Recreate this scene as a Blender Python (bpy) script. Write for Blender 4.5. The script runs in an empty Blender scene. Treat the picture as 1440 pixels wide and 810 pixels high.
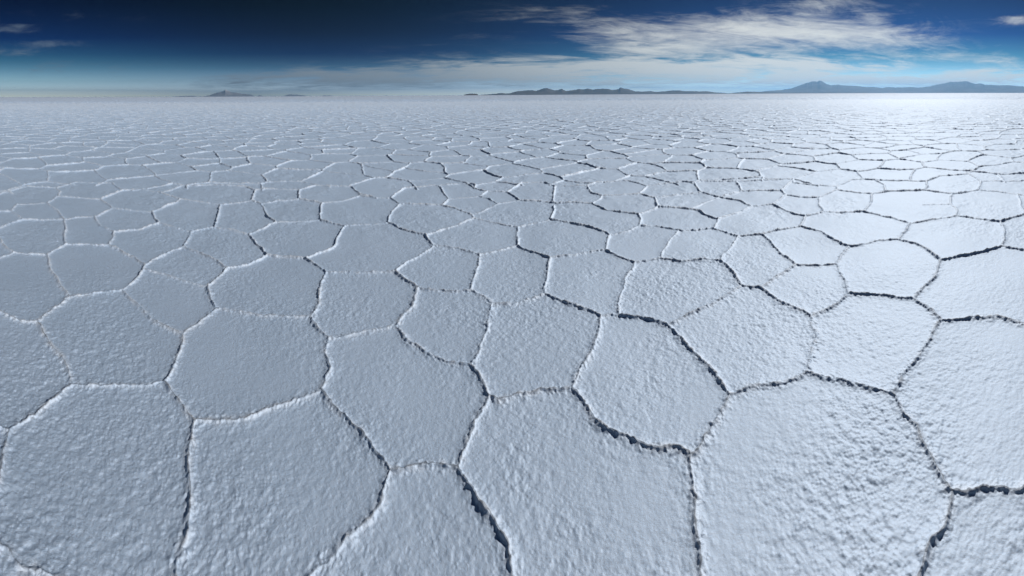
import bpy, math, random
import numpy as np
from mathutils import Vector
from mathutils.geometry import delaunay_2d_cdt

# ---------------------------------------------------------------- constants
CAM_H = 2.0                      # eye height above the salt (m)
SUN_AZ = math.radians(68.0)      # to the right of the view direction (+Y)
SUN_EL = math.radians(38.0)
FAR = 18000.0
AZ_STEP, ROW_PX, ROW_MAX = 0.0019, 0.54, 0.018
RIDGE, LUMP, BUMP_S = 0.0082, 0.85, 1.0
SALT_A, SALT_B, SALT_ROUGH, SALT_SPEC = (.295, .465, .675, 1), (.37, .535, .75, 1), .80, .45
D_VOLC, D_MID, D_FAR = 15500.0, 6000.0, 9500.0
HAZE_COL, HAZE_D, HAZE_G, HAZE_TOP = (.20, .55, 1.0, 1), 0.00008, 0.42, 395.0
SUN_E, ROLL = 3.95, 0.36
ZENITH = (.04, .075, .18, 1)
CL_ROT, CL_SC = 25.0, (.55, 1.0, 1.0)
CL_C0, CL_C1, CL_C2 = (.16, .215, .28), (.30, .345, .375), (.78, .79, .75)
CL_HIGH = [(990, 52, 130, 30, 1.0), (1140, 38, 140, 24, 1.05), (1235, 58, 80, 14, .75), (900, 72, 90, 10, .7), (1160, 6, 50, 9, .8), (1080, 80, 160, 12, .5),
           (870, 42, 90, 20, .5), (690, 42, 80, 16, .25), (770, 15, 90, 18, .28), (600, 70, 90, 10, .25), (1425, 31, 30, 7, .8), (1290, 83, 70, 7, .65), (1395, 86, 50, 8, .85), (1340, 66, 60, 9, .4),
           (60, 58, 60, 6, .8), (20, 70, 50, 6, .7), (15, 37, 60, 8, .8), (110, 18, 90, 10, .4), (90, 95, 130, 14, .5), (350, 93, 40, 6, .3)]
CL_LOW = [(900, 96, 230, 15, 1.05), (1110, 98, 160, 14, 1.0), (720, 100, 190, 15, 1.0), (520, 107, 160, 12, .95), (370, 114, 90, 9, .7), (1000, 117, 330, 8, .8), (1250, 112, 140, 7, .6), (1330, 117, 140, 9, .75), (1410, 104, 80, 9, .55)]
rng = np.random.default_rng(11)
random.seed(5)
scene = bpy.context.scene
col = scene.collection

# cracks of the salt crust near the viewpoint, in metres: (strength, points)
CRACKS = [
    (1, [(-1.539, -0.038), (-1.507, 0.058), (-1.476, 0.107), (-1.426, 0.149), (-1.401, 0.236), (-1.361, 0.316)]),
    (1, [(-1.694, 0.065), (-1.876, 0.104), (-2.013, 0.155)]),
    (1, [(-2.094, -0.008), (-2.048, 0.079), (-2.013, 0.155)]),
    (1, [(-2.013, 0.155), (-2.048, 0.201), (-2.070, 0.314), (-2.142, 0.405), (-2.211, 0.506), (-2.258, 0.598)]),
    (1, [(-2.258, 0.598), (-2.308, 0.590), (-2.462, 0.574), (-2.701, 0.505), (-2.944, 0.474)]),
    (1, [(-3.214, -0.080), (-3.107, 0.120), (-2.974, 0.324), (-2.944, 0.474)]),
    (0.75, [(-2.258, 0.598), (-2.225, 0.743), (-2.161, 0.883), (-2.087, 1.017), (-2.038, 1.170)]),
    (1.1, [(-2.038, 1.170), (-1.846, 1.172), (-1.721, 1.186), (-1.684, 1.198)]),
    (1, [(-2.038, 1.170), (-2.131, 1.328), (-2.290, 1.510), (-2.361, 1.551)]),
    (1.2, [(-1.684, 1.198), (-1.528, 1.043), (-1.421, 0.978), (-1.300, 0.870), (-1.232, 0.761), (-1.171, 0.703)]),
    (0.75, [(-1.684, 1.198), (-1.594, 1.328), (-1.498, 1.480), (-1.441, 1.611), (-1.341, 1.790), (-1.245, 1.921)]),
    (1.2, [(-1.245, 1.921), (-1.283, 2.108), (-1.381, 2.216), (-1.421, 2.370)]),
    (1.2, [(-1.245, 1.921), (-1.045, 1.843), (-0.890, 1.820), (-0.797, 1.741), (-0.658, 1.672)]),
    (0.9, [(-0.658, 1.672), (-0.663, 1.493), (-0.692, 1.411), (-0.747, 1.337), (-0.751, 1.280), (-0.805, 1.191), (-0.816, 1.108)]),
    (1, [(-0.658, 1.672), (-0.560, 1.717), (-0.462, 1.752), (-0.305, 1.770)]),
    (1.2, [(-0.305, 1.770), (-0.210, 1.679), (-0.104, 1.535), (-0.056, 1.469), (0.005, 1.359)]),
    (1, [(-0.305, 1.770), (-0.278, 1.904), (-0.245, 2.057), (-0.164, 2.221)]),
    (0.75, [(-0.335, 2.472), (-0.293, 2.624), (-0.237, 2.846), (-0.217, 2.993), (-0.196, 3.188)]),
    (1.1, [(-0.164, 2.221), (-0.211, 2.323), (-0.335, 2.472)]),
    (1, [(-0.335, 2.472), (-0.509, 2.478), (-0.683, 2.525), (-0.817, 2.582), (-1.009, 2.702)]),
    (1, [(-0.155, 2.221), (-0.097, 2.198), (0.050, 2.245), (0.180, 2.253), (0.279, 2.236), (0.381, 2.231)]),
    (1.2, [(0.381, 2.231), (0.424, 2.152), (0.506, 1.971), (0.601, 1.845), (0.736, 1.730), (0.864, 1.647), (0.927, 1.581)]),
    (0.7, [(0.381, 2.231), (0.497, 2.407), (0.630, 2.598), (0.698, 2.721), (0.786, 2.882)]),
    (1, [(0.927, 1.581), (0.913, 1.557), (0.839, 1.392), (0.778, 1.257), (0.720, 1.142)]),
    (0.8, [(0.927, 1.581), (0.983, 1.581), (1.087, 1.630), (1.206, 1.695), (1.318, 1.746)]),
    (1.2, [(1.318, 1.746), (1.339, 1.914), (1.353, 2.023), (1.325, 2.209), (1.300, 2.344), (1.289, 2.575)]),
    (1.2, [(1.318, 1.746), (1.492, 1.690), (1.657, 1.574), (1.832, 1.515)]),
    (0.65, [(1.832, 1.515), (1.949, 1.584), (2.113, 1.657), (2.167, 1.677), (2.234, 1.767), (2.345, 1.863)]),
    (1.1, [(1.832, 1.515), (1.894, 1.354), (1.934, 1.169), (1.986, 0.933)]),
    (1, [(1.986, 0.933), (2.157, 0.930), (2.252, 0.892), (2.502, 0.868), (2.593, 0.869), (2.808, 0.842)]),
    (1.1, [(1.986, 0.933), (1.909, 0.853), (1.858, 0.718), (1.782, 0.654), (1.685, 0.534), (1.589, 0.426)]),
    (1.1, [(1.589, 0.423), (1.630, 0.323), (1.673, 0.210), (1.670, 0.119), (1.697, 0.067), (1.735, -0.062)]),
    (1, [(1.589, 0.423), (1.488, 0.430), (1.396, 0.460), (1.307, 0.468), (1.256, 0.474)]),
    (1, [(-2.944, 0.474), (-3.054, 0.578), (-3.250, 0.810)]),
    (1, [(-3.250, 0.810), (-3.224, 1.071), (-3.177, 1.364)]),
    (1, [(-3.250, 0.810), (-3.449, 0.790), (-3.770, 0.731), (-4.153, 0.732)]),
    (0.8, [(-4.153, 0.732), (-4.230, 0.462), (-4.301, 0.332)]),
    (1, [(-4.301, 0.332), (-4.407, 0.265), (-4.673, 0.181), (-4.998, 0.035)]),
    (1, [(-4.301, 0.332), (-4.159, 0.161), (-4.038, -0.015)]),
    (0.8, [(-4.153, 0.732), (-4.264, 0.874), (-4.372, 1.052)]),
    (1, [(-4.372, 1.052), (-4.739, 1.109), (-5.284, 1.236)]),
    (0.8, [(-4.372, 1.052), (-4.304, 1.370), (-4.193, 1.615)]),
    (1, [(-5.284, 1.236), (-5.396, 0.590), (-5.075, 0.197), (-4.869, -0.018)]),
    (1, [(-5.284, 1.236), (-5.703, 1.207), (-6.150, 1.139)]),
    (0.7, [(-6.150, 1.139), (-6.191, 0.544), (-5.817, 0.412)]),
    (1, [(-5.817, 0.412), (-5.429, 0.582)]),
    (1, [(-5.831, 0.041), (-5.817, 0.412)]),
    (1, [(-6.150, 1.139), (-6.552, 1.388)]),
    (1, [(-6.549, 1.402), (-6.885, 1.504), (-7.219, 1.529)]),
    (0.7, [(-6.549, 1.402), (-6.347, 1.817), (-6.092, 2.157)]),
    (0.8, [(-5.284, 1.236), (-5.317, 1.485), (-5.237, 1.742)]),
    (1, [(-5.237, 1.742), (-4.831, 1.721), (-4.535, 1.825), (-4.193, 1.615)]),
    (1, [(-5.237, 1.742), (-5.562, 2.171)]),
    (1, [(-5.562, 2.171), (-6.088, 2.170)]),
    (0.7, [(-5.562, 2.171), (-5.309, 2.472), (-5.087, 2.748)]),
    (1, [(-4.535, 1.825), (-4.496, 2.163), (-4.595, 2.570)]),
    (1, [(-5.087, 2.748), (-4.595, 2.570)]),
    (0.8, [(-4.595, 2.570), (-4.283, 2.703), (-4.056, 2.847)]),
    (1, [(-4.056, 2.847), (-3.719, 2.470)]),
    (1, [(-3.719, 2.470), (-3.707, 2.263), (-3.542, 1.815)]),
    (1, [(-3.542, 1.815), (-3.908, 1.718), (-4.193, 1.615)]),
    (1, [(-3.542, 1.815), (-3.319, 1.569), (-3.177, 1.364)]),
    (0.6, [(-3.444, 1.756), (-3.236, 1.909), (-2.959, 2.046), (-2.807, 2.160)]),
    (0.9, [(-3.719, 2.470), (-3.352, 2.536), (-3.103, 2.561), (-2.918, 2.547)]),
    (1, [(-2.918, 2.547), (-2.861, 2.290), (-2.807, 2.160)]),
    (1, [(-2.918, 2.547), (-2.818, 2.795), (-2.836, 3.142)]),
    (1.2, [(-2.807, 2.160), (-2.572, 2.040), (-2.461, 1.986)]),
    (1, [(-3.177, 1.364), (-2.894, 1.390), (-2.573, 1.422), (-2.361, 1.551)]),
    (1, [(-2.457, 1.991), (-2.381, 1.721), (-2.361, 1.551)]),
    (0.8, [(-2.461, 1.986), (-2.293, 2.113), (-2.071, 2.233), (-1.726, 2.492)]),
    (1.2, [(-1.726, 2.492), (-1.600, 2.419), (-1.421, 2.370)]),
    (1, [(-1.726, 2.492), (-1.780, 2.692), (-1.919, 2.946), (-1.997, 3.213)]),
    (1.2, [(-1.997, 3.213), (-2.163, 3.276), (-2.380, 3.336)]),
    (1, [(-2.380, 3.336), (-2.635, 3.237), (-2.836, 3.142)]),
    (1.1, [(-2.836, 3.142), (-3.046, 3.249), (-3.423, 3.427)]),
    (1, [(-3.423, 3.427), (-3.695, 3.369), (-3.969, 3.223)]),
    (1, [(-3.969, 3.223), (-4.039, 3.004), (-4.056, 2.847)]),
    (1, [(-3.969, 3.223), (-4.111, 3.367), (-4.741, 3.971)]),
    (1, [(-3.423, 3.427), (-3.457, 4.020)]),
    (1.1, [(-3.457, 4.020), (-3.754, 4.182), (-4.257, 4.527)]),
    (1, [(-4.257, 4.527), (-4.532, 4.560)]),
    (1, [(-4.741, 3.971), (-4.599, 4.250), (-4.532, 4.560)]),
    (0.75, [(-3.457, 4.020), (-3.273, 4.204), (-2.930, 4.550)]),
    (1, [(-2.930, 4.550), (-2.451, 4.486)]),
    (0.75, [(-2.451, 4.486), (-2.212, 4.666), (-1.919, 4.880)]),
    (1, [(-2.451, 4.486), (-2.405, 4.270), (-2.254, 3.754), (-2.380, 3.336)]),
    (0.85, [(-1.997, 3.213), (-1.865, 3.306), (-1.569, 3.435), (-1.298, 3.558)]),
    (0.75, [(-1.421, 2.370), (-1.323, 2.461), (-1.215, 2.552), (-1.009, 2.702)]),
    (1.2, [(-1.298, 3.558), (-1.175, 3.445), (-0.968, 3.312)]),
    (0.9, [(-0.968, 3.312), (-0.955, 3.071), (-0.981, 2.868), (-1.009, 2.702)]),
    (1, [(-0.968, 3.312), (-0.659, 3.332), (-0.443, 3.352)]),
    (1.2, [(-0.443, 3.352), (-0.328, 3.281), (-0.189, 3.189)]),
    (1, [(-0.443, 3.352), (-0.430, 3.689), (-0.415, 4.011), (-0.413, 4.173)]),
    (0.8, [(-0.413, 4.173), (-0.726, 4.313), (-1.060, 4.313)]),
    (0.8, [(-1.060, 4.313), (-1.150, 4.007), (-1.270, 3.752), (-1.298, 3.558)]),
    (1.2, [(-1.060, 4.313), (-1.255, 4.639), (-1.656, 4.736), (-1.919, 4.880)]),
    (1, [(-1.919, 4.880), (-2.048, 5.379), (-2.020, 5.784)]),
    (0.65, [(-1.229, 4.620), (-0.878, 5.035), (-0.623, 5.394)]),
    (1, [(-0.623, 5.394), (-0.693, 5.583)]),
    (1.1, [(-0.693, 5.583), (-1.008, 5.790), (-1.269, 5.938)]),
    (1.1, [(-1.269, 5.938), (-1.595, 5.906), (-2.020, 5.784)]),
    (1, [(-1.269, 5.938), (-1.211, 6.328), (-1.596, 7.179), (-1.685, 7.220)]),
    (0.7, [(-1.211, 6.328), (-0.884, 6.465), (-0.644, 6.579)]),
    (1, [(-0.644, 6.579), (-0.463, 6.410), (-0.273, 6.123)]),
    (0.6, [(-0.693, 5.583), (-0.471, 5.811), (-0.273, 6.123)]),
    (0.6, [(-0.273, 6.123), (-0.079, 6.247), (0.150, 6.368)]),
    (0.55, [(-0.623, 5.394), (-0.156, 5.180), (0.063, 5.093)]),
    (1, [(0.063, 5.093), (0.044, 4.422)]),
    (0.8, [(0.044, 4.422), (-0.222, 4.280), (-0.413, 4.173)]),
    (1.1, [(0.044, 4.422), (0.231, 4.234), (0.463, 4.044)]),
    (1.1, [(0.463, 4.044), (0.396, 3.681), (0.326, 3.307)]),
    (1, [(0.326, 3.307), (0.195, 3.250), (-0.013, 3.203), (-0.189, 3.189)]),
    (1.2, [(0.326, 3.307), (0.524, 3.119), (0.685, 3.011), (0.786, 2.882)]),
    (0.7, [(0.063, 5.093), (0.552, 5.286)]),
    (1, [(0.578, 5.314), (0.750, 5.943)]),
    (1, [(0.578, 5.314), (1.066, 4.990), (1.235, 4.781), (1.343, 4.517)]),
    (0.6, [(1.343, 4.517), (1.161, 4.102)]),
    (0.7, [(1.161, 4.102), (0.808, 4.095), (0.463, 4.044)]),
    (1.1, [(1.161, 4.102), (1.273, 3.890), (1.405, 3.676)]),
    (0.75, [(1.405, 3.676), (1.192, 3.402), (1.023, 3.067), (0.941, 2.864)]),
    (0.8, [(0.786, 2.882), (0.873, 2.886), (0.941, 2.864)]),
    (1.4, [(0.941, 2.864), (1.118, 2.755), (1.209, 2.664), (1.289, 2.575)]),
    (1, [(1.405, 3.676), (1.710, 3.634), (1.910, 3.432), (2.172, 3.328), (2.301, 3.217)]),
    (0.4, [(1.725, 3.626), (1.980, 3.942), (2.294, 4.264)]),
    (0.7, [(1.343, 4.517), (1.601, 4.556), (1.870, 4.673)]),
    (1, [(1.870, 4.673), (2.084, 4.547), (2.344, 4.207), (2.819, 4.083)]),
    (1, [(1.870, 4.673), (2.048, 5.145)]),
    (1.1, [(2.048, 5.145), (1.805, 5.383), (1.595, 5.527), (1.439, 5.921)]),
    (1.1, [(1.439, 5.921), (1.092, 6.042), (0.770, 6.099), (0.484, 6.301), (0.150, 6.368)]),
    (1, [(2.048, 5.145), (2.255, 5.239), (2.485, 5.328)]),
    (1, [(2.485, 5.328), (2.842, 5.096), (3.017, 4.905), (3.020, 4.619), (3.057, 4.326)]),
    (0.6, [(3.057, 4.326), (2.828, 4.077)]),
    (1, [(3.057, 4.326), (3.572, 4.368), (3.896, 4.464)]),
    (1, [(2.819, 4.083), (2.871, 3.886), (2.903, 3.646)]),
    (0.55, [(2.903, 3.646), (2.626, 3.403), (2.301, 3.217)]),
    (1, [(2.903, 3.646), (3.181, 3.465)]),
    (1.1, [(3.181, 3.465), (3.445, 3.373), (3.808, 3.278)]),
    (0.9, [(3.181, 3.465), (3.130, 3.171), (2.953, 2.796), (2.900, 2.553)]),
    (1, [(3.808, 3.278), (4.152, 3.452)]),
    (1, [(4.152, 3.452), (4.154, 3.700), (4.222, 4.255)]),
    (1, [(4.222, 4.255), (4.051, 4.371), (3.896, 4.464)]),
    (1, [(4.222, 4.255), (4.768, 4.468)]),
    (1, [(4.152, 3.452), (4.497, 3.320), (4.865, 2.805)]),
    (0.55, [(4.497, 3.320), (4.760, 3.625), (5.077, 3.882)]),
    (1, [(5.077, 3.882), (4.883, 4.200), (4.768, 4.468)]),
    (1, [(5.077, 3.882), (5.667, 3.855)]),
    (1, [(5.667, 3.855), (5.708, 3.420), (5.783, 3.091)]),
    (1, [(5.783, 3.091), (5.237, 2.872), (4.877, 2.784)]),
    (1, [(4.865, 2.805), (4.841, 2.216), (4.701, 1.879)]),
    (1, [(4.701, 1.879), (4.418, 1.821), (4.138, 1.831)]),
    (1, [(4.138, 1.831), (3.993, 2.039), (3.674, 2.312)]),
    (1.1, [(3.674, 2.312), (3.719, 2.591), (3.815, 2.855), (3.808, 3.278)]),
    (0.65, [(3.674, 2.312), (3.360, 2.247), (3.216, 2.191)]),
    (1, [(3.216, 2.191), (3.043, 2.351), (2.900, 2.553)]),
    (0.6, [(3.216, 2.191), (3.083, 2.082), (2.961, 1.909), (2.798, 1.771)]),
    (0.85, [(2.900, 2.553), (2.647, 2.539), (2.325, 2.536)]),
    (1.2, [(2.325, 2.536), (2.252, 2.586), (2.196, 2.668)]),
    (1.1, [(2.196, 2.668), (2.288, 3.007), (2.301, 3.217)]),
    (1, [(2.196, 2.668), (1.872, 2.621), (1.645, 2.597), (1.437, 2.588), (1.289, 2.575)]),
    (1.1, [(2.325, 2.536), (2.286, 2.261), (2.330, 2.054), (2.345, 1.863)]),
    (1.1, [(2.345, 1.863), (2.570, 1.794), (2.798, 1.771)]),
    (1.1, [(2.798, 1.771), (2.915, 1.490), (3.024, 1.158)]),
    (1, [(3.024, 1.158), (3.394, 1.112), (3.806, 1.113)]),
    (1, [(3.024, 1.158), (2.905, 0.952), (2.808, 0.842)]),
    (1.2, [(2.808, 0.842), (2.893, 0.572), (2.926, 0.366), (2.865, 0.112), (2.813, -0.101)]),
    (1.1, [(3.806, 1.113), (3.936, 1.289), (4.090, 1.555), (4.138, 1.831)]),
    (1.1, [(3.806, 1.113), (3.996, 0.851), (4.308, 0.445)]),
    (1, [(4.308, 0.445), (4.229, 0.165), (4.082, -0.146)]),
    (0.6, [(4.308, 0.445), (4.679, 0.453), (5.138, 0.564)]),
    (1.1, [(5.138, 0.564), (5.193, 0.989), (5.228, 1.264)]),
    (1, [(5.228, 1.264), (4.971, 1.627), (4.701, 1.879)]),
    (1, [(5.138, 0.564), (5.466, 0.213), (5.633, -0.141)]),
    (0.6, [(5.228, 1.264), (5.480, 1.325), (5.764, 1.524)]),
    (0.6, [(5.764, 1.524), (6.376, 1.671)]),
    (0.4, [(5.764, 1.524), (5.557, 1.950)]),
    (1, [(6.376, 1.671), (6.450, 2.262), (6.071, 2.935), (5.783, 3.091)]),
    (1, [(6.003, 2.966), (6.516, 3.218), (6.795, 3.594)]),
    (1, [(6.376, 1.671), (6.727, 1.177)]),
    (1, [(6.727, 1.177), (6.686, 0.763), (6.530, 0.366)]),
    (1, [(6.530, 0.366), (6.362, 0.044)]),
    (0.6, [(6.530, 0.366), (5.876, 0.292), (5.499, 0.191)]),
    (1, [(-6.092, 2.157), (-6.196, 2.269), (-6.569, 2.809)]),
    (1, [(-7.219, 1.529), (-7.651, 2.103)]),
    (1, [(-6.052, 3.473), (-5.482, 3.561)]),
    (1, [(-5.482, 3.561), (-5.287, 3.230), (-5.087, 2.748)]),
    (0.7, [(-5.482, 3.561), (-5.032, 3.812), (-4.741, 3.971)]),
    (1, [(-5.003, 5.123), (-4.532, 4.560)]),
    (1, [(-4.232, 5.687), (-3.845, 5.188)]),
    (0.7, [(-3.845, 5.188), (-4.157, 4.837), (-4.257, 4.527)]),
    (1, [(-3.845, 5.188), (-3.364, 5.202)]),
    (1, [(-3.364, 5.202), (-2.930, 4.550)]),
    (0.7, [(-3.364, 5.202), (-3.116, 5.539), (-2.927, 5.985)]),
    (1, [(-2.325, 6.035), (-2.020, 5.784)]),
    (1, [(-0.533, 6.981), (-0.644, 6.579)]),
    (1, [(-0.116, 6.939), (0.085, 6.548), (0.150, 6.368)]),
    (1, [(0.923, 7.291), (0.792, 6.484), (0.770, 6.099)]),
    (1, [(1.613, 7.153), (1.595, 6.559), (1.739, 6.322)]),
    (0.6, [(1.739, 6.322), (1.439, 5.921)]),
    (1, [(1.739, 6.322), (2.486, 6.201)]),
    (1, [(2.486, 6.201), (2.632, 5.836), (2.485, 5.328)]),
    (1, [(2.632, 5.836), (3.247, 5.819), (3.624, 5.697)]),
    (1, [(3.624, 5.697), (3.755, 5.264), (3.917, 4.809), (3.896, 4.464)]),
    (0.5, [(3.755, 5.264), (3.324, 5.154), (2.931, 5.001)]),
    (1, [(3.755, 5.264), (4.329, 5.290)]),
    (1, [(4.329, 5.290), (4.943, 4.772), (4.768, 4.468)]),
    (1, [(4.329, 5.290), (4.515, 5.541), (4.722, 5.973)]),
    (1, [(3.897, 6.422), (3.700, 6.011), (3.624, 5.697)]),
    (1, [(5.648, 5.070), (4.943, 4.772)]),
    (1, [(5.874, 4.014), (5.667, 3.855)]),
    (1, [(7.136, 2.469), (6.507, 2.251)]),
    (1, [(7.436, 1.268), (6.727, 1.177)]),
    (1, [(2.617, 7.276), (2.861, 6.717), (2.486, 6.201)]),
    (1, [(-6.561, -0.094), (-6.892, 0.268), (-7.447, 0.878), (-7.219, 1.529), (-7.651, 2.103), (-7.203, 2.813), (-6.569, 2.809), (-6.520, 3.174), (-6.052, 3.473), (-6.133, 3.748), (-6.268, 4.169), (-6.053, 4.368), (-5.959, 4.781), (-5.360, 5.171), (-5.003, 5.123), (-4.779, 5.397), (-4.232, 5.687), (-4.131, 6.160), (-3.600, 6.404), (-3.420, 6.497), (-3.039, 6.147), (-2.927, 5.985), (-2.613, 5.972), (-2.325, 6.035), (-2.289, 6.888), (-1.685, 7.220), (-1.025, 7.506), (-0.773, 7.125), (-0.533, 6.981), (-0.116, 6.939), (0.198, 7.604), (0.752, 7.617), (0.923, 7.291), (1.613, 7.153), (1.852, 7.334), (2.617, 7.276), (2.861, 6.717), (3.724, 6.671), (3.897, 6.422), (4.177, 6.383), (4.722, 5.973), (5.789, 5.196), (5.525, 4.938), (5.874, 4.014), (6.540, 4.052), (6.795, 3.594), (7.136, 2.469), (7.665, 2.291), (8.037, 1.654), (7.436, 1.268), (7.591, 0.409), (7.855, -0.196)]),
]
TRACED_EDGE = [(-6.561, -0.094), (-6.892, 0.268), (-7.447, 0.878), (-7.219, 1.529), (-7.651, 2.103), (-7.203, 2.813), (-6.569, 2.809), (-6.520, 3.174), (-6.052, 3.473), (-6.133, 3.748), (-6.268, 4.169), (-6.053, 4.368), (-5.959, 4.781), (-5.360, 5.171), (-5.003, 5.123), (-4.779, 5.397), (-4.232, 5.687), (-4.131, 6.160), (-3.600, 6.404), (-3.420, 6.497), (-3.039, 6.147), (-2.927, 5.985), (-2.613, 5.972), (-2.325, 6.035), (-2.289, 6.888), (-1.685, 7.220), (-1.025, 7.506), (-0.773, 7.125), (-0.533, 6.981), (-0.116, 6.939), (0.198, 7.604), (0.752, 7.617), (0.923, 7.291), (1.613, 7.153), (1.852, 7.334), (2.617, 7.276), (2.861, 6.717), (3.724, 6.671), (3.897, 6.422), (4.177, 6.383), (4.722, 5.973), (5.789, 5.196), (5.525, 4.938), (5.874, 4.014), (6.540, 4.052), (6.795, 3.594), (7.136, 2.469), (7.665, 2.291), (8.037, 1.654), (7.436, 1.268), (7.591, 0.409), (7.855, -0.196)]


# ---------------------------------------------------------------- helpers
def tag(o, label, cat, kind, group=None):
    o['label'] = label; o['category'] = cat; o['kind'] = kind
    if group: o['group'] = group
    return o

def h2(ix, iy, seed):
    n = (ix.astype(np.int64) * 374761393 + iy.astype(np.int64) * 668265263 + seed * 1442695041) & 0xFFFFFFFF
    n = ((n ^ (n >> 13)) * 1274126177) & 0xFFFFFFFF
    return (((n ^ (n >> 16)) & 0xFFFFFF) / float(0x7FFFFF) - 1.0).astype(np.float32)

def vnoise(x, y, seed=0):
    fx = np.floor(x); fy = np.floor(y)
    tx = (x - fx).astype(np.float32); ty = (y - fy).astype(np.float32)
    tx = tx*tx*tx*(tx*(tx*6-15)+10); ty = ty*ty*ty*(ty*(ty*6-15)+10)
    ix = fx.astype(np.int64); iy = fy.astype(np.int64)
    a = h2(ix, iy, seed); b = h2(ix+1, iy, seed); c = h2(ix, iy+1, seed); d = h2(ix+1, iy+1, seed)
    return (a + (b-a)*tx) * (1-ty) + (c + (d-c)*tx) * ty

def link_mesh(name, verts, faces, mat, smooth=True):
    me = bpy.data.meshes.new(name)
    nf = len(faces)
    me.vertices.add(len(verts)); me.vertices.foreach_set('co', np.asarray(verts, np.float32).ravel())
    me.loops.add(nf*4); me.loops.foreach_set('vertex_index', np.asarray(faces, np.int32).ravel())
    me.polygons.add(nf)
    me.polygons.foreach_set('loop_start', np.arange(0, nf*4, 4, dtype=np.int32))
    me.polygons.foreach_set('use_smooth', np.full(nf, smooth, dtype=bool))
    me.update(calc_edges=True)
    me.materials.append(mat)
    o = bpy.data.objects.new(name, me); col.objects.link(o)
    return o

# ---------------------------------------------------------------- crack network
te = np.array(TRACED_EDGE)
te_az = np.arctan2(te[:, 0], te[:, 1]); te_r = np.hypot(te[:, 0], te[:, 1])
order = np.argsort(te_az); te_az = te_az[order]; te_r = te_r[order]
def inside_traced(x, y):
    az = math.atan2(x, y); r = math.hypot(x, y)
    if r < 1.36: return y > -0.35
    if abs(az) > 1.8: return False
    return r < np.interp(az, te_az, te_r)

UNDERFOOT = [(1, [(-1.16, .70), (-.92, .56), (-.62, .50)]), (1, [(-.80, 1.09), (-.74, .80), (-.62, .50)]), (1, [(.02, 1.35), (.03, 1.0), (.08, .72)]),
             (.9, [(-.62, .50), (-.28, .68), (.08, .72)]), (1, [(.73, 1.14), (.76, .85), (.70, .55)]), (1, [(.08, .72), (.40, .58), (.70, .55)]),
             (1, [(.70, .55), (.86, .34), (.95, .10)]), (1, [(1.26, .48), (1.14, .26), (.95, .10)]), (1, [(-.62, .50), (-.66, .15), (-.75, -.15)]),
             (.9, [(-1.31, .31), (-1.2, .02), (-1.15, -.2)]), (1, [(-.75, -.15), (-.95, -.22), (-1.15, -.2)]), (1, [(.08, .72), (.14, .25), (.10, -.25)]),
             (1, [(.10, -.25), (-.3, -.16), (-.75, -.15)]), (1, [(.10, -.25), (.5, -.12), (.95, .10)]), (1, [(.10, -.25), (.08, -.4)]), (1, [(-.75, -.15), (-.7, -.4)])]
CRACKS += UNDERFOOT
segs = []                        # x0 y0 x1 y1 strength
for w, pts in CRACKS:
    w *= random.uniform(0.88, 1.12)
    for a, b in zip(pts[:-1], pts[1:]):
        segs.append((a[0], a[1], b[0], b[1], w))

S = 1.30                         # mean plate width
R_CELL = 112.0
seeds = []
ny = int(R_CELL / (S*0.866)) + 4
for j in range(-int(0.3*ny), ny):
    for i in range(-int(R_CELL/S)-4, int(R_CELL/S)+5):
        x = (i + 0.5*(j & 1))*S + random.uniform(-.36, .36)*S
        y = j*S*0.866 + random.uniform(-.36, .36)*S
        if math.hypot(x, y) < R_CELL + 3 and y > -6 - 0.15*abs(x): seeds.append(Vector((x, y)))
co, _e, tris, *_ = delaunay_2d_cdt(seeds, [], [], 0, 1e-6)
co = np.array([(v.x, v.y) for v in co])
tr = np.array([t for t in tris if len(t) == 3])
A, B, C = co[tr[:, 0]], co[tr[:, 1]], co[tr[:, 2]]
D = 2*(A[:, 0]*(B[:, 1]-C[:, 1]) + B[:, 0]*(C[:, 1]-A[:, 1]) + C[:, 0]*(A[:, 1]-B[:, 1]))
sa, sb, sc = (A**2).sum(1), (B**2).sum(1), (C**2).sum(1)
ux = (sa*(B[:, 1]-C[:, 1]) + sb*(C[:, 1]-A[:, 1]) + sc*(A[:, 1]-B[:, 1]))/D
uy = (sa*(C[:, 0]-B[:, 0]) + sb*(A[:, 0]-C[:, 0]) + sc*(B[:, 0]-A[:, 0]))/D
emap = {}
for t, (a, b, c) in enumerate(tr):
    for p, q in ((a, b), (b, c), (c, a)):
        emap.setdefault((min(p, q), max(p, q)), []).append(t)
for k, ts in emap.items():
    if len(ts) != 2: continue
    x0, y0, x1, y1 = ux[ts[0]], uy[ts[0]], ux[ts[1]], uy[ts[1]]
    L = math.hypot(x1-x0, y1-y0)
    if L < 0.02 or L > 4 or math.hypot(x0, y0) > R_CELL: continue
    w = random.choice((.65, .8, 1, 1, 1.15, 1.25)) 
    n = max(2, int(L/0.22)) if math.hypot(x0, y0) < 30 else 1
    # a gently bent line, cut where it runs into the mapped foreground
    bend = random.uniform(-.05, .05)*L
    nx, ny_ = -(y1-y0)/L, (x1-x0)/L
    prev = None
    for s in range(n+1):
        f = s/n; q = bend*math.sin(math.pi*f)
        p = (x0+(x1-x0)*f + nx*q, y0+(y1-y0)*f + ny_*q)
        if prev is not None and not (inside_traced(*p) and inside_traced(*prev)):
            segs.append((prev[0], prev[1], p[0], p[1], w))
        prev = p

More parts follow.
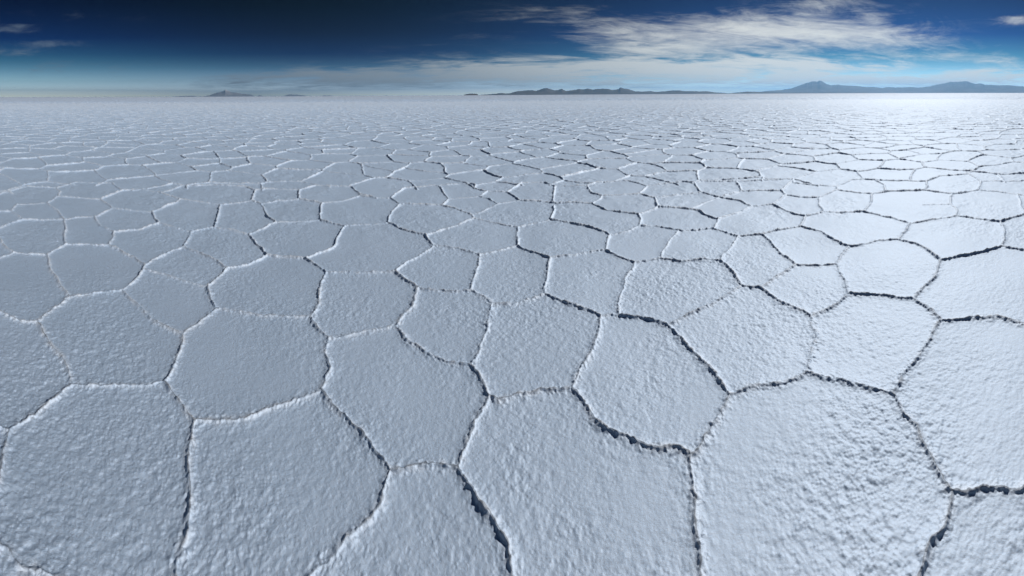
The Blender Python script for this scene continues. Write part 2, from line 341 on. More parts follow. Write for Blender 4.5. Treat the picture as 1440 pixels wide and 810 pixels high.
# ---------------------------------------------------------------- salt flat: one sheet
az = [-1.88]
while az[-1] < 1.88: az.append(az[-1] + AZ_STEP)
rest = np.linspace(az[-1], az[0] + 2*math.pi, 90)[1:-1]
n_dense = len(az)
az = np.array(list(az) + list(rest))
NC = len(az)
rr = [0.0, 0.15]
while rr[-1] < 1.0: rr.append(rr[-1] + 0.006)
while rr[-1] < 104.0: rr.append(rr[-1] + min(rr[-1]**2/1000.0*ROW_PX, ROW_MAX + 0.0013*max(0, rr[-1]-5)))
st = rr[-1]-rr[-2]
while rr[-1] < FAR:
    st *= 1.011; rr.append(rr[-1] + st)
rr = np.array(rr); NR = len(rr)
sa_, ca_ = np.sin(az), np.cos(az)
X = (rr[:, None]*sa_[None, :]).astype(np.float64)
Y = (rr[:, None]*ca_[None, :]).astype(np.float64)
nc = int(np.searchsorted(rr, R_CELL))          # rows that carry mapped cracks
Xn, Yn = X[:nc], Y[:nc]
# the cracks wander and crumble: look distances up at slightly shifted points
WX = Xn + 0.022*vnoise(Xn/0.38, Yn/0.38, 15) + 0.013*vnoise(Xn/0.15, Yn/0.15, 1) + 0.005*vnoise(Xn/0.045, Yn/0.045, 2) + 0.004*vnoise(Xn/0.02, Yn/0.02, 12)
WY = Yn + 0.022*vnoise(Xn/0.38, Yn/0.38, 16) + 0.013*vnoise(Xn/0.15, Yn/0.15, 3) + 0.005*vnoise(Xn/0.045, Yn/0.045, 4) + 0.004*vnoise(Xn/0.02, Yn/0.02, 13)
WX = WX.astype(np.float32); WY = WY.astype(np.float32)
dist = np.full(Xn.shape, 1.0, np.float32); stren = np.ones(Xn.shape, np.float32)
azd = az[:n_dense]
for x0, y0, x1, y1, w in segs:
    rm = math.hypot((x0+x1)/2, (y0+y1)/2)
    hl = math.hypot(x1-x0, y1-y0)/2
    m = (0.36 if rm < 9 else 0.22 if rm < 50 else .34) + hl
    i0, i1 = np.searchsorted(rr[:nc], (max(rm-m, 0), rm+m))
    if rm <= m*1.2: j0, j1 = 0, n_dense
    else:
        a = math.atan2((x0+x1)/2, (y0+y1)/2); da = math.asin(min(1, m/rm))
        j0, j1 = np.searchsorted(azd, (a-da, a+da))
    if i1 <= i0 or j1 <= j0: continue
    px = WX[i0:i1, j0:j1]; py = WY[i0:i1, j0:j1]
    dx, dy = x1-x0, y1-y0; ll = dx*dx+dy*dy + 1e-12
    t = np.clip(((px-x0)*dx + (py-y0)*dy)/ll, 0, 1)
    d = np.hypot(px-(x0+t*dx), py-(y0+t*dy))
    dv = dist[i0:i1, j0:j1]; k = d < dv
    dv[k] = d[k]; stren[i0:i1, j0:j1][k] = w
Z = np.zeros(X.shape, np.float32)
n1 = vnoise(Xn/0.11, Yn/0.11, 5); n2 = vnoise(Xn/0.035, Yn/0.035, 6); n3 = vnoise(Xn/0.9, Yn/0.9, 7)
n4 = vnoise(Xn/0.016, Yn/0.016, 9); n5 = vnoise(Xn/0.4, Yn/0.4, 10)
st_ = 0.35 + 0.65*stren
sv = st_*(1 + 0.20*n1 + 0.22*n2 + 0.22*n3 + 0.12*n4 + 0.2*n5)
rz = rr[:nc, None]
farf = np.clip((rz - 3.0)/3.0, 0, 1)                     # far plates: one wider, higher crest
wid = (np.interp(rz, [0, 4, 10, 20, 46, 110], [.0068, .0118, .019, .027, .048, .11])*(0.75 + 0.25*stren)*(1 + 0.25*n1 + 0.15*n5)).astype(np.float32)
hgt = np.interp(rz, [0, 3, 4.5, 10, 20, 46, 110], [.88, 1.3, 2.1, 3.7, 4.6, 5.0, 6.0]).astype(np.float32)
off = (0.0*(1-farf)*(1 + .25*n5)).astype(np.float32)  # near: two crests with an open split between them
svc = np.clip(sv, .25, 1.7)
ridge = RIDGE*hgt*svc*np.exp(-((dist-off)/wid)**2)
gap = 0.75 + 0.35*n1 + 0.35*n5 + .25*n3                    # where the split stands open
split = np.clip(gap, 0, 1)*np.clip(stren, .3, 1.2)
ridge -= (1-farf)*0.0025*split*np.exp(-(dist/0.0045)**2)
lip = 0.0045*st_*(1 + .3*n1 + .35*n2)*np.exp(-(dist/0.030)**2) + 0.004*np.exp(-(dist/0.12)**1.3)
fresh_lit = np.clip(.55+.5*n2+.3*n5, 0, 1)*np.exp(-(dist/(0.021 + .0009*rz))**2)*np.clip(st_, .4, 1.1)
shade_core = 0.6*np.clip(split*1.15, 0, 1)*np.exp(-(dist/(0.0042*(1+.4*n2)+0.0004*rz))**4)*np.clip((5.5-rz)/3, 0, 1)  # shade inside the near cracks, painted as a thin dark core
# crumbs beside the ridge
crumb = (0.007*np.clip(vnoise(Xn/0.026, Yn/0.026, 8), 0, 1) + 0.004*np.clip(vnoise(Xn/0.013, Yn/0.013, 14), 0, 1))*np.exp(-(dist/0.045)**2)
fade = np.clip((110 - rr[:nc])/14, 0, 1)[:, None]
Z[:nc] = (ridge + lip + crumb)*fade
# crust: small lumps and broad unevenness
near = int(np.searchsorted(rr, 34.0))
xs, ys = X[:near], Y[:near]
g = np.clip((34 - rr[:near])/20, 0, 1)[:, None]
patch = np.clip(0.8 + 0.6*vnoise(xs/0.8, ys/0.8, 30) + 0.35*vnoise(xs/0.3, ys/0.3, 31), .25, 1.4)
lump = 0.0022*vnoise(xs/0.046, ys/0.046, 21) + 0.0023*vnoise(xs/0.024, ys/0.024, 22) + 0.0016*vnoise(xs/0.012, ys/0.012, 23)
lump += np.clip((rr[:near, None]-2.5)/4, 0, 1)*(0.0045*vnoise(xs/0.085, ys/0.085, 27) + 0.0065*vnoise(xs/0.17, ys/0.17, 28))
lump += 0.0035*np.clip(vnoise(xs/0.036, ys/0.036, 24), 0, 1)**2
Z[:near] += (LUMP*lump*patch*g).astype(np.float32)
Z[:nc] += 0.010*vnoise(Xn/0.55, Yn/0.55, 25) + 0.016*vnoise(Xn/1.9, Yn/1.9, 26)
# beyond the mapped plates the ridges are too thin to tell apart: rough crust
f0 = int(np.searchsorted(rr, 92.0))
xf, yf = X[f0:], Y[f0:]
k = np.clip((rr[f0:] - 92)/16, 0, 1)[:, None]
rn = 1 - np.abs(vnoise(xf/1.1, yf/1.1, 40)); rn2 = 1 - np.abs(vnoise(xf/0.8+9, yf/0.8, 41))
amp = np.minimum(0.01 + rr[f0:]*0.0017, 0.9)[:, None]
fo = np.clip((9000-rr[f0:])/7000, 0, 1)[:, None]
Z[f0:] += (k*fo*amp*(rn**3 + 0.6*rn2**3)).astype(np.float32)
V = np.stack([X, Y, Z], -1).astype(np.float32).reshape(-1, 3)
V[:NC] = (0, 0, 0)
ii = np.arange(NR-1)[:, None]; jj = np.arange(NC)[None, :]; j2 = (jj+1) % NC
quads = np.stack(np.broadcast_arrays(ii*NC+jj, ii*NC+j2, (ii+1)*NC+j2, (ii+1)*NC+jj), -1)[1:].reshape(-1, 4)
quads = quads[:, ::-1]
# fan in the middle as thin quads on the first two rows
V[:NC] = V[NC:2*NC]*0.02
q0 = np.stack(np.broadcast_arrays(jj[0], NC+jj[0], NC+j2[0], j2[0]), -1)
quads = np.concatenate([quads, q0])

# ---------------------------------------------------------------- materials
def new_mat(name):
    m = bpy.data.materials.new(name); m.use_nodes = True
    nt = m.node_tree; nt.nodes.clear()
    return m, nt
def N(nt, t, **kw):
    n = nt.nodes.new(t)
    for k, v in kw.items(): setattr(n, k, v)
    return n

salt, nt = new_mat('salt_crust')
out = N(nt, 'ShaderNodeOutputMaterial'); bs = N(nt, 'ShaderNodeBsdfDiffuse'); gl = N(nt, 'ShaderNodeBsdfGlossy')
gl.inputs['Roughness'].default_value = SALT_ROUGH; gl.inputs['Color'].default_value = (.85, .915, 1, 1)
ms = N(nt, 'ShaderNodeMixShader'); ms.inputs[0].default_value = SALT_SPEC
nt.links.new(bs.outputs[0], ms.inputs[1]); nt.links.new(gl.outputs[0], ms.inputs[2])
nt.links.new(ms.outputs[0], out.inputs[0])
tc = N(nt, 'ShaderNodeTexCoord')
def noise(scale, detail=2, rough=.5, vec=None):
    n = N(nt, 'ShaderNodeTexNoise'); n.inputs['Scale'].default_value = scale
    n.inputs['Detail'].default_value = detail; n.inputs['Roughness'].default_value = rough
    nt.links.new(vec or tc.outputs['Object'], n.inputs['Vector']); return n
big = noise(0.9, 4, .6)
ramp = N(nt, 'ShaderNodeValToRGB')
ramp.color_ramp.elements[0].position = .3; ramp.color_ramp.elements[0].color = SALT_A
ramp.color_ramp.elements[1].position = .7; ramp.color_ramp.elements[1].color = SALT_B
nt.links.new(big.outputs['Fac'], ramp.inputs[0]); 
# far salt painted darker with distance, for the shaded faces of distant ridges
def vm(op, a, b=None):
    n = N(nt, 'ShaderNodeVectorMath', operation=op); nt.links.new(a, n.inputs[0])
    if b is not None: n.inputs[1].default_value = b
    return n
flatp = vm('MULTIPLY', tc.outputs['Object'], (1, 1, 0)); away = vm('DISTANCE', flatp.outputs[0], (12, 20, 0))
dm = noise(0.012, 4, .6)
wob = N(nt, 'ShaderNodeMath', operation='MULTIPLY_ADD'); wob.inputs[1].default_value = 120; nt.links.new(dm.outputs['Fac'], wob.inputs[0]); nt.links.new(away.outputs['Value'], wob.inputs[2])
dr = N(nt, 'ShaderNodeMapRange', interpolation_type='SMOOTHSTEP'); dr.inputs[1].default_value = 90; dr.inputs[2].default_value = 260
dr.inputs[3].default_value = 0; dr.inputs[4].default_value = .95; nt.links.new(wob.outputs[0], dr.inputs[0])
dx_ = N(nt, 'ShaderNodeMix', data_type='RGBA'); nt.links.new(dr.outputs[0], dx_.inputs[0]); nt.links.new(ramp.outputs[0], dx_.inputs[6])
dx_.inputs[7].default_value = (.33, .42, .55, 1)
# fresh white salt along the ridges, colour lifted to paint their sunlit rims
fr = N(nt, 'ShaderNodeAttribute', attribute_name='fresh_lit'); fx_ = N(nt, 'ShaderNodeMix', data_type='RGBA')
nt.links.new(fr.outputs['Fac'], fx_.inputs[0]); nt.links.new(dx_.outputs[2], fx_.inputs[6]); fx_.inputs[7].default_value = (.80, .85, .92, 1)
si = N(nt, 'ShaderNodeAttribute', attribute_name='crack_shade'); sm = N(nt, 'ShaderNodeMix', data_type='RGBA')
nt.links.new(si.outputs['Fac'], sm.inputs[0]); nt.links.new(fx_.outputs[2], sm.inputs[6]); sm.inputs[7].default_value = (.016, .020, .038, 1)  # near-black colour stands in for the crack's shade
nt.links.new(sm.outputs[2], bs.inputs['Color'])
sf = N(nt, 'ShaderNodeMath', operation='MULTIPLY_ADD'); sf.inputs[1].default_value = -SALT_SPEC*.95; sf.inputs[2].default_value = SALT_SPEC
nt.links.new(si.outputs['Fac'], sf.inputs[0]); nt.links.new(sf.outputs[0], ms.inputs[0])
fine = noise(62, 4, .72); grain = noise(260, 1, .5)
add = N(nt, 'ShaderNodeMath', operation='MULTIPLY_ADD'); add.inputs[1].default_value = .35
nt.links.new(grain.outputs['Fac'], add.inputs[0]); nt.links.new(fine.outputs['Fac'], add.inputs[2])
bump = N(nt, 'ShaderNodeBump'); bump.inputs['Strength'].default_value = BUMP_S; bump.inputs['Distance'].default_value = 0.038
nt.links.new(add.outputs[0], bump.inputs['Height']); nt.links.new(bump.outputs[0], bs.inputs['Normal'])

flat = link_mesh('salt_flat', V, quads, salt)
at = flat.data.attributes.new('crack_shade', 'FLOAT', 'POINT')
sl = np.zeros(X.shape, np.float32); sl[:nc] = shade_core; sl[0] = 0
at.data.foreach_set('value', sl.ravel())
at = flat.data.attributes.new('fresh_lit', 'FLOAT', 'POINT')
sl = np.zeros(X.shape, np.float32); sl[:nc] = fresh_lit; sl[0] = 0
at.data.foreach_set('value', sl.ravel())
tag(flat, 'white salt flat split into polygon plates by raised dark cracks', 'salt flat', 'structure')

def rock_mat(name, a, b, snow=None):
    m, nt = new_mat(name)
    out = N(nt, 'ShaderNodeOutputMaterial'); bs = N(nt, 'ShaderNodeBsdfPrincipled')
    nt.links.new(bs.outputs[0], out.inputs[0]); bs.inputs['Roughness'].default_value = .95
    tc = N(nt, 'ShaderNodeTexCoord'); n = N(nt, 'ShaderNodeTexNoise')
    n.inputs['Scale'].default_value = 0.004; n.inputs['Detail'].default_value = 6
    nt.links.new(tc.outputs['Object'], n.inputs['Vector'])
    r = N(nt, 'ShaderNodeValToRGB')
    r.color_ramp.elements[0].position = .35; r.color_ramp.elements[0].color = a
    r.color_ramp.elements[1].position = .65; r.color_ramp.elements[1].color = b
    nt.links.new(n.outputs['Fac'], r.inputs[0])
    last = r.outputs[0]
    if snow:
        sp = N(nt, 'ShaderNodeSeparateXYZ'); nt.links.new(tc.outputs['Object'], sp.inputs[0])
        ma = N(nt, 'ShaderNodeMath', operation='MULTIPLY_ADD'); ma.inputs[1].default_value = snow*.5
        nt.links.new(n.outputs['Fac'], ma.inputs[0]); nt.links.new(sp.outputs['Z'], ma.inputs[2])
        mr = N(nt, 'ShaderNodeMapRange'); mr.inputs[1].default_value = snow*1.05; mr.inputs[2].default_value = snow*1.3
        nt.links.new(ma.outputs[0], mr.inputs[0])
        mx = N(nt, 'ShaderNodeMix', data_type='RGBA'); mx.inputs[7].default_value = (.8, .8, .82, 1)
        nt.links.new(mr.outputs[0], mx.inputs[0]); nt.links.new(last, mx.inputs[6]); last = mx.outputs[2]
    nt.links.new(last, bs.inputs['Base Color'])
    return m
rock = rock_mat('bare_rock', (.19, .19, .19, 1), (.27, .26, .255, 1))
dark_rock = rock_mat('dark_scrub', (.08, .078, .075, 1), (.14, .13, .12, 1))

# ---------------------------------------------------------------- mountains
K = 1/470.0
def mountain(D, W, prof, mat, label, seed, na=260, nd=44, spur=.35):
    """a massif at distance D (m), W deep; prof = (bearing step, height step) pairs along its crest"""
    xs = np.array([p[0] for p in prof]); hs = np.array([p[1] for p in prof])
    b = np.linspace(xs[0], xs[-1], na)
    crest = np.interp(b, xs, hs)*K*D
    crest *= 1 + .025*vnoise(b/3.0, b*0, seed) + .02*vnoise(b/1.2, b*0, seed+1)
    ang = (b-720)*K
    u = np.linspace(-1, 1, nd)
    U, ANG = np.meshgrid(u, ang, indexing='ij')
    shape = np.clip(1-np.abs(U)**1.15, 0, 1)
    rad = D + U*W
    gx, gy = rad*np.sin(ANG), rad*np.cos(ANG)
    gul = 1-np.abs(vnoise(gx/(W*.28), gy/(W*.5), seed+2)); gul2 = 1-np.abs(vnoise(gx/(W*.11), gy/(W*.2), seed+3))
    hgt = crest[None, :]*shape*(1 - spur*(1-shape)*(.7*gul+.5*gul2))
    edge = np.minimum(1, np.minimum(np.arange(na), np.arange(na)[::-1])/3.0)
    hgt = hgt*edge[None, :] - 0.6
    cen = Vector((D*math.sin(ang.mean()), D*math.cos(ang.mean()), 0))
    v = np.stack([gx-cen.x, gy-cen.y, hgt], -1).reshape(-1, 3)
    i, j = np.meshgrid(np.arange(nd-1), np.arange(na-1), indexing='ij')
    q = np.stack([i*na+j, i*na+j+1, (i+1)*na+j+1, (i+1)*na+j], -1).reshape(-1, 4)[:, ::-1]
    o = link_mesh('mountain', v, q, mat)
    o.location = cen
    tag(o, label, 'mountain', 'structure', 'mountains along the horizon')
    return o
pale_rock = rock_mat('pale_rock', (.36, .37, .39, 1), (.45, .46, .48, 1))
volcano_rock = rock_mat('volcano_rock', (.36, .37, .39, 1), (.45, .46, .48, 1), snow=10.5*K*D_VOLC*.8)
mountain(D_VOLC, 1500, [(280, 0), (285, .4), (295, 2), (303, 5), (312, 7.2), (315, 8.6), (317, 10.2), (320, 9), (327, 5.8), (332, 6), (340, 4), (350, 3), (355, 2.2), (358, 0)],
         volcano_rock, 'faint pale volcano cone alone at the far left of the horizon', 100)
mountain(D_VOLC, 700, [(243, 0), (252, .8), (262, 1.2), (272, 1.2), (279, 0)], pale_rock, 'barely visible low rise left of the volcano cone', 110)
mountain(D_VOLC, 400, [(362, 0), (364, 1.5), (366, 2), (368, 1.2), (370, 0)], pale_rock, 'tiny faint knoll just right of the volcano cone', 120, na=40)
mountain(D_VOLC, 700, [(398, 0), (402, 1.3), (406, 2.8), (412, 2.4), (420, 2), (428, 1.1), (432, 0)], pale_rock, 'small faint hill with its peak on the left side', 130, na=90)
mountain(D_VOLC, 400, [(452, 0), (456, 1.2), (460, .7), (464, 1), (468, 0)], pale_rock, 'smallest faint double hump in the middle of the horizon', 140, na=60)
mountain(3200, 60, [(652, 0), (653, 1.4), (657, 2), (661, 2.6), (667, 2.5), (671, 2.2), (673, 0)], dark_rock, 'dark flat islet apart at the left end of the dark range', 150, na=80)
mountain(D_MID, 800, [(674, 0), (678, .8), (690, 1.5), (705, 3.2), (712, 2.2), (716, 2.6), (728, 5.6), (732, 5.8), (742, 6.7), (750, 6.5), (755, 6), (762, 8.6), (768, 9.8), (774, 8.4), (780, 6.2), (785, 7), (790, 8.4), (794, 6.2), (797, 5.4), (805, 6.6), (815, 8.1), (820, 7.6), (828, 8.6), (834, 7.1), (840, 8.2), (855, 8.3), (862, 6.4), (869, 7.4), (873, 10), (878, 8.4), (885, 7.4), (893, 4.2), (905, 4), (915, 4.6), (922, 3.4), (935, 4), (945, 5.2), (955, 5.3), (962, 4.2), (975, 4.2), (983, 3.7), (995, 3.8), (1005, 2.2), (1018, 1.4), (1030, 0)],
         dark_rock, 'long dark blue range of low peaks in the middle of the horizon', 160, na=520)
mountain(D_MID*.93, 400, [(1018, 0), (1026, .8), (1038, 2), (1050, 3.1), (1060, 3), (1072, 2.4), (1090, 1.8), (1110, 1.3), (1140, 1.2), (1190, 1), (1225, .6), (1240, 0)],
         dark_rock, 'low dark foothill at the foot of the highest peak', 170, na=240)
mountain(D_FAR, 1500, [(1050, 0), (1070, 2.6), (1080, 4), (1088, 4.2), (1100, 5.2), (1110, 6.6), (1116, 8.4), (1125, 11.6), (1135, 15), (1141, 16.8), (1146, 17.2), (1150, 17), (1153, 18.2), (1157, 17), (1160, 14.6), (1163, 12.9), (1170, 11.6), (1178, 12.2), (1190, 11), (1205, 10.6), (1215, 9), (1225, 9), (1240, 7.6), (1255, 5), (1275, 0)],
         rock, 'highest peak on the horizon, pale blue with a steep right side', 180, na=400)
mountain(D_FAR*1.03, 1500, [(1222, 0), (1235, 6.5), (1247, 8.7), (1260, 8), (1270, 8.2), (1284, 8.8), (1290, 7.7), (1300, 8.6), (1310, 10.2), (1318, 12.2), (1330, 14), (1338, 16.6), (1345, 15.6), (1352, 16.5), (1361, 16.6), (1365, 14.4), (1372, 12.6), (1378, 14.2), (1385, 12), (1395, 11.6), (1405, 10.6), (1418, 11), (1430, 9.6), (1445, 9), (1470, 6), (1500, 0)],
         rock, 'broad pale blue mountain with a flat jagged top at the right edge', 190, na=460)

# ---------------------------------------------------------------- haze
def box(name, r, z0, z1, mat):
    v = [(sx*r, sy*r, z) for z in (z0, z1) for sx, sy in ((-1, -1), (1, -1), (1, 1), (-1, 1))]
    f = [(3, 2, 1, 0), (4, 5, 6, 7), (0, 1, 5, 4), (1, 2, 6, 5), (2, 3, 7, 6), (3, 0, 4, 7)]
    return link_mesh(name, v, f, mat, smooth=False)
hz, nt = new_mat('haze_air')
out = N(nt, 'ShaderNodeOutputMaterial'); pv = N(nt, 'ShaderNodeVolumePrincipled')
pv.inputs['Color'].default_value = HAZE_COL; pv.inputs['Density'].default_value = HAZE_D; pv.inputs['Anisotropy'].default_value = HAZE_G
nt.links.new(pv.outputs[0], out.inputs['Volume'])
tag(box('haze', FAR*1.02, -2.0, HAZE_TOP, hz), 'thin pale blue haze over the whole salt flat', 'haze', 'stuff')

# ---------------------------------------------------------------- sky
world = bpy.data.worlds.new('World'); scene.world = world; world.use_nodes = True
nt = world.node_tree; nt.nodes.clear()
wo = N(nt, 'ShaderNodeOutputWorld'); bg = N(nt, 'ShaderNodeBackground'); nt.links.new(bg.outputs[0], wo.inputs[0])
bg.inputs['Strength'].default_value = 0.1
sky = N(nt, 'ShaderNodeTexSky', sky_type='NISHITA'); sky.sun_disc = False
sky.sun_elevation = SUN_EL; sky.sun_rotation = SUN_AZ
sky.altitude = 3650; sky.air_density = 1.0; sky.dust_density = 0.6; sky.ozone_density = 1.5
def M(op, a, b=None, c=None, clamp=False):
    n = N(nt, 'ShaderNodeMath', operation=op); n.use_clamp = clamp
    for i, v in enumerate((a, b, c)):
        if v is None: continue
        if isinstance(v, (int, float)): n.inputs[i].default_value = v
        else: nt.links.new(v, n.inputs[i])
    return n.outputs[0]
def ramp_node(fac, stops, interp='EASE'):
    r = N(nt, 'ShaderNodeValToRGB'); r.color_ramp.interpolation = interp
    el = r.color_ramp.elements
    while len(el) < len(stops): el.new(.5)
    for e, (p, c) in zip(el, stops): e.position = p; e.color = (*c, 1)
    nt.links.new(fac, r.inputs[0]); return r.outputs[0]
def mix(f, a, b, bt='MIX'):
    n = N(nt, 'ShaderNodeMix', data_type='RGBA', blend_type=bt)
    for i, v in ((0, f), (6, a), (7, b)):
        if isinstance(v, (int, float)): n.inputs[i].default_value = v
        elif isinstance(v, tuple): n.inputs[i].default_value = v
        else: nt.links.new(v, n.inputs[i])
    return n.outputs[2]
tc = N(nt, 'ShaderNodeTexCoord'); sp = N(nt, 'ShaderNodeSeparateXYZ'); nt.links.new(tc.outputs['Generated'], sp.inputs[0])
dx, dy, dz = sp.outputs
hor = M('SQRT', M('ADD', M('MULTIPLY', dx, dx), M('MULTIPLY', dy, dy)))
slope = M('DIVIDE', dz, M('MAXIMUM', hor, 1e-4))        # tangent of the elevation
brg = M('ARCTAN2', dx, dy)                              # bearing from +Y, to the right
# cosine of the angle to the sun, for the polarised band
ce, se = math.cos(SUN_EL), math.sin(SUN_EL)
cg = M('ADD', M('ADD', M('MULTIPLY', dx, ce*math.sin(SUN_AZ)), M('MULTIPLY', dy, ce*math.cos(SUN_AZ))), M('MULTIPLY', dz, se))
# deep high-altitude sky: bands by elevation, darkest at right angles to the sun
up = M('MULTIPLY', slope, 470.0/160.0, clamp=True)      # 0 horizon .. 1 at 19 degrees
c2 = M('MULTIPLY', cg, cg)
pol = M('DIVIDE', M('SUBTRACT', 1.0, c2), M('ADD', 1.0, c2))
E = lambda hp: max(0.0, min(1.0, hp/160.0))
f_sun = ramp_node(up, [(E(0), (.80, .81, .82)), (E(8), (.78, .81, .82)), (E(25), (.64, .82, .76)), (E(53), (.165, .44, .48)), (E(83), (.015, .11, .32)), (E(133), (.008, .035, .15)), (E(160), (.006, .025, .11))], 'LINEAR')
f_pol = ramp_node(up, [(E(0), (1.0, 1.0, 1.0)), (E(7), (.95, .92, 1)), (E(20), (.60, .62, .68)), (E(40), (.18, .29, .36)), (E(60), (.035, .075, .17)), (E(90), (.020, .028, .066)), (E(133), (.004, .005, .011)), (E(160), (.004, .005, .011))], 'LINEAR')
fac = mix(pol, f_sun, f_pol)
low_air = ramp_node(up, [(0, (.88, .9, .94)), (E(8), (.80, .81, .84)), (E(22), (.53, .53, .54)), (E(48), (.41, .41, .41))], 'LINEAR')   # thicker, paler air right at the horizon
fac = mix(1.0, mix(1.0, fac, low_air, 'MULTIPLY'), (2.45, 2.45, 2.45, 1), 'MULTIPLY')
hi = N(nt, 'ShaderNodeMapRange', interpolation_type='SMOOTHSTEP'); hi.inputs[1].default_value = .36; hi.inputs[2].default_value = 1.6
nt.links.new(slope, hi.inputs[0])
fac = mix(hi.outputs[0], fac, ZENITH)
sd_ = N(nt, 'ShaderNodeMapRange', interpolation_type='SMOOTHSTEP'); sd_.inputs[1].default_value = -.85; sd_.inputs[2].default_value = .45; sd_.inputs[3].default_value = .80; sd_.inputs[4].default_value = 1.0
nt.links.new(cg, sd_.inputs[0])
gr_ = N(nt, 'ShaderNodeCombineColor')
for k_ in range(3): nt.links.new(sd_.outputs[0], gr_.inputs[k_])
fac = mix(1.0, fac, gr_.outputs[0], 'MULTIPLY')        # brighter towards the sun
clear = mix(1.0, sky.outputs[0], fac, 'MULTIPLY')

# cirrus on a high flat layer, drawn out along the wind
inv = M('DIVIDE', 1.0, M('MAXIMUM', M('ADD', dz, .035), .02))
cv = N(nt, 'ShaderNodeCombineXYZ')
nt.links.new(M('MULTIPLY', dx, inv), cv.inputs[0]); nt.links.new(M('MULTIPLY', dy, inv), cv.inputs[1])
def wnoise(vec, scale, detail, rough, dist=0.0, lac=2.0):
    n = N(nt, 'ShaderNodeTexNoise'); n.inputs['Scale'].default_value = scale; n.inputs['Detail'].default_value = detail
    n.inputs['Roughness'].default_value = rough; n.inputs['Distortion'].default_value = dist; n.inputs['Lacunarity'].default_value = lac
    nt.links.new(vec, n.inputs['Vector']); return n
mp = N(nt, 'ShaderNodeMapping'); mp.inputs['Rotation'].default_value = (0, 0, math.radians(CL_ROT)); mp.inputs['Scale'].default_value = CL_SC
mp.inputs['Location'].default_value = (3.1, 7.7, 0)
nt.links.new(cv.outputs[0], mp.inputs['Vector'])
n_big = wnoise(mp.outputs[0], .55, 3, .5, .4).outputs['Fac']
n_fine = wnoise(mp.outputs[0], 1.3, 11, .66, .9).outputs['Fac']
# wisps right down at the horizon, read by bearing and height instead
cb = N(nt, 'ShaderNodeCombineXYZ'); nt.links.new(M('MULTIPLY', brg, 1.0), cb.inputs[0]); nt.links.new(M('MULTIPLY', slope, 6.0), cb.inputs[1])
n_low = wnoise(cb.outputs[0], 4.0, 9, .62, .5).outputs['Fac']
hp = M('MULTIPLY', slope, 470.0)
def blob(x, y, sx, sy, a, tilt=0.0):
    bx = M('MULTIPLY', M('SUBTRACT', brg, (x-720)/470.0), 470.0/sx)
    h = hp if not tilt else M('MULTIPLY_ADD', M('SUBTRACT', brg, (x-720)/470.0), -470.0*tilt, hp)
    by = M('DIVIDE', M('SUBTRACT', h, 133.0-y), sy)
    e = M('POWER', 2.718, M('MULTIPLY', M('ADD', M('MULTIPLY', bx, bx), M('MULTIPLY', by, by)), -1.0))
    return M('MULTIPLY', e, a)
def total(bl):
    t = None
    for b in bl:
        v = blob(*b); t = v if t is None else M('ADD', t, v)
    return t
high = total(CL_HIGH); low = total(CL_LOW)
n_fib = wnoise(cb.outputs[0], 9.0, 8, .68, .8).outputs['Fac']
n_mix = M('ADD', M('ADD', M('MULTIPLY', n_fine, .5), M('MULTIPLY', n_big, .2)), M('MULTIPLY', n_fib, .3))
def alpha(n, m, lo, hi_, con=2.0):
    v = M('ADD', M('MULTIPLY_ADD', n, con, .5-.5*con), m)
    r = N(nt, 'ShaderNodeMapRange', interpolation_type='SMOOTHSTEP'); r.inputs[1].default_value = lo; r.inputs[2].default_value = hi_
    nt.links.new(v, r.inputs[0]); return r.outputs[0]
a_high = M('MULTIPLY', alpha(n_mix, M('MULTIPLY', high, .45), .58, 1.28), M('MINIMUM', M('MULTIPLY', high, 2.2), 1.0))
n_lowm = M('ADD', M('MULTIPLY', n_low, .6), M('MULTIPLY', n_fine, .4))
a_low = M('MULTIPLY', alpha(n_lowm, M('MULTIPLY', low, .42), .46, 1.15, 3.4), M('MINIMUM', M('MULTIPLY', low, 2.2), 1.0))
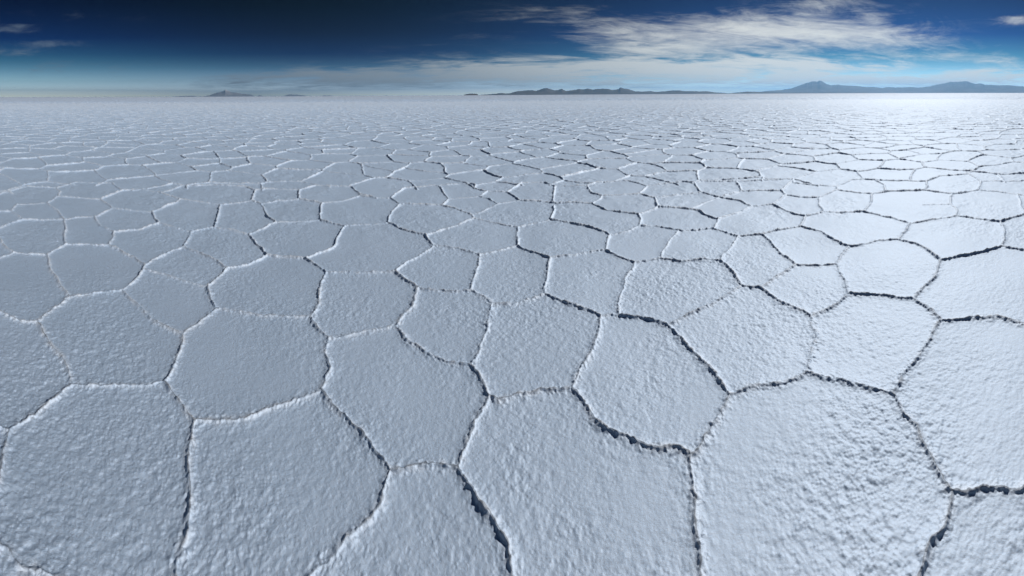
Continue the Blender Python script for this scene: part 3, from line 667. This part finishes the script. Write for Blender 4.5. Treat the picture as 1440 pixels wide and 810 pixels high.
a = M('SUBTRACT', 1.0, M('MULTIPLY', M('SUBTRACT', 1.0, a_high), M('SUBTRACT', 1.0, a_low)))
a = M('MULTIPLY', a, .93)
lit = N(nt, 'ShaderNodeMapRange'); lit.inputs[1].default_value = -.55; lit.inputs[2].default_value = .75; nt.links.new(cg, lit.inputs[0])
c_col = ramp_node(lit.outputs[0], [(0, CL_C0), (.5, CL_C1), (1, CL_C2)], 'LINEAR')
c_col = mix(1.0, c_col, (10.0, 10.0, 10.0, 1), 'MULTIPLY')
final = mix(a, clear, c_col)
nt.links.new(final, bg.inputs['Color'])

# ---------------------------------------------------------------- sun
sun = bpy.data.lights.new('sun', 'SUN'); sun.energy = SUN_E; sun.angle = math.radians(0.53); sun.color = (1.0, .975, .935)
so = bpy.data.objects.new('sun', sun); col.objects.link(so)
sd = Vector((math.cos(SUN_EL)*math.sin(SUN_AZ), math.cos(SUN_EL)*math.cos(SUN_AZ), math.sin(SUN_EL)))
so.rotation_euler = sd.to_track_quat('Z', 'Y').to_euler(); so.location = (0, 0, 50)

# ---------------------------------------------------------------- camera: a level cylindrical panorama
cam = bpy.data.cameras.new('camera'); co_ = bpy.data.objects.new('camera', cam); col.objects.link(co_)
scene.camera = co_
cam.type = 'PANO'; cam.panorama_type = 'CENTRAL_CYLINDRICAL'
cam.central_cylindrical_radius = 1.0
cam.central_cylindrical_range_u_min = -720/470; cam.central_cylindrical_range_u_max = 720/470
cam.central_cylindrical_range_v_min = (133.5-810)/470; cam.central_cylindrical_range_v_max = 133.5/470
cam.clip_start = 0.05; cam.clip_end = FAR*3
co_.location = (0, 0, CAM_H); co_.rotation_euler = (math.pi/2, math.radians(ROLL), 0)

# ---------------------------------------------------------------- render settings
scene.render.engine = 'CYCLES'
scene.view_settings.view_transform = 'Standard'; scene.view_settings.look = 'None'
scene.view_settings.exposure = 0; scene.view_settings.gamma = 1
scene.cycles.max_bounces = 5; scene.cycles.diffuse_bounces = 1; scene.cycles.volume_bounces = 0
scene.cycles.use_denoising = True
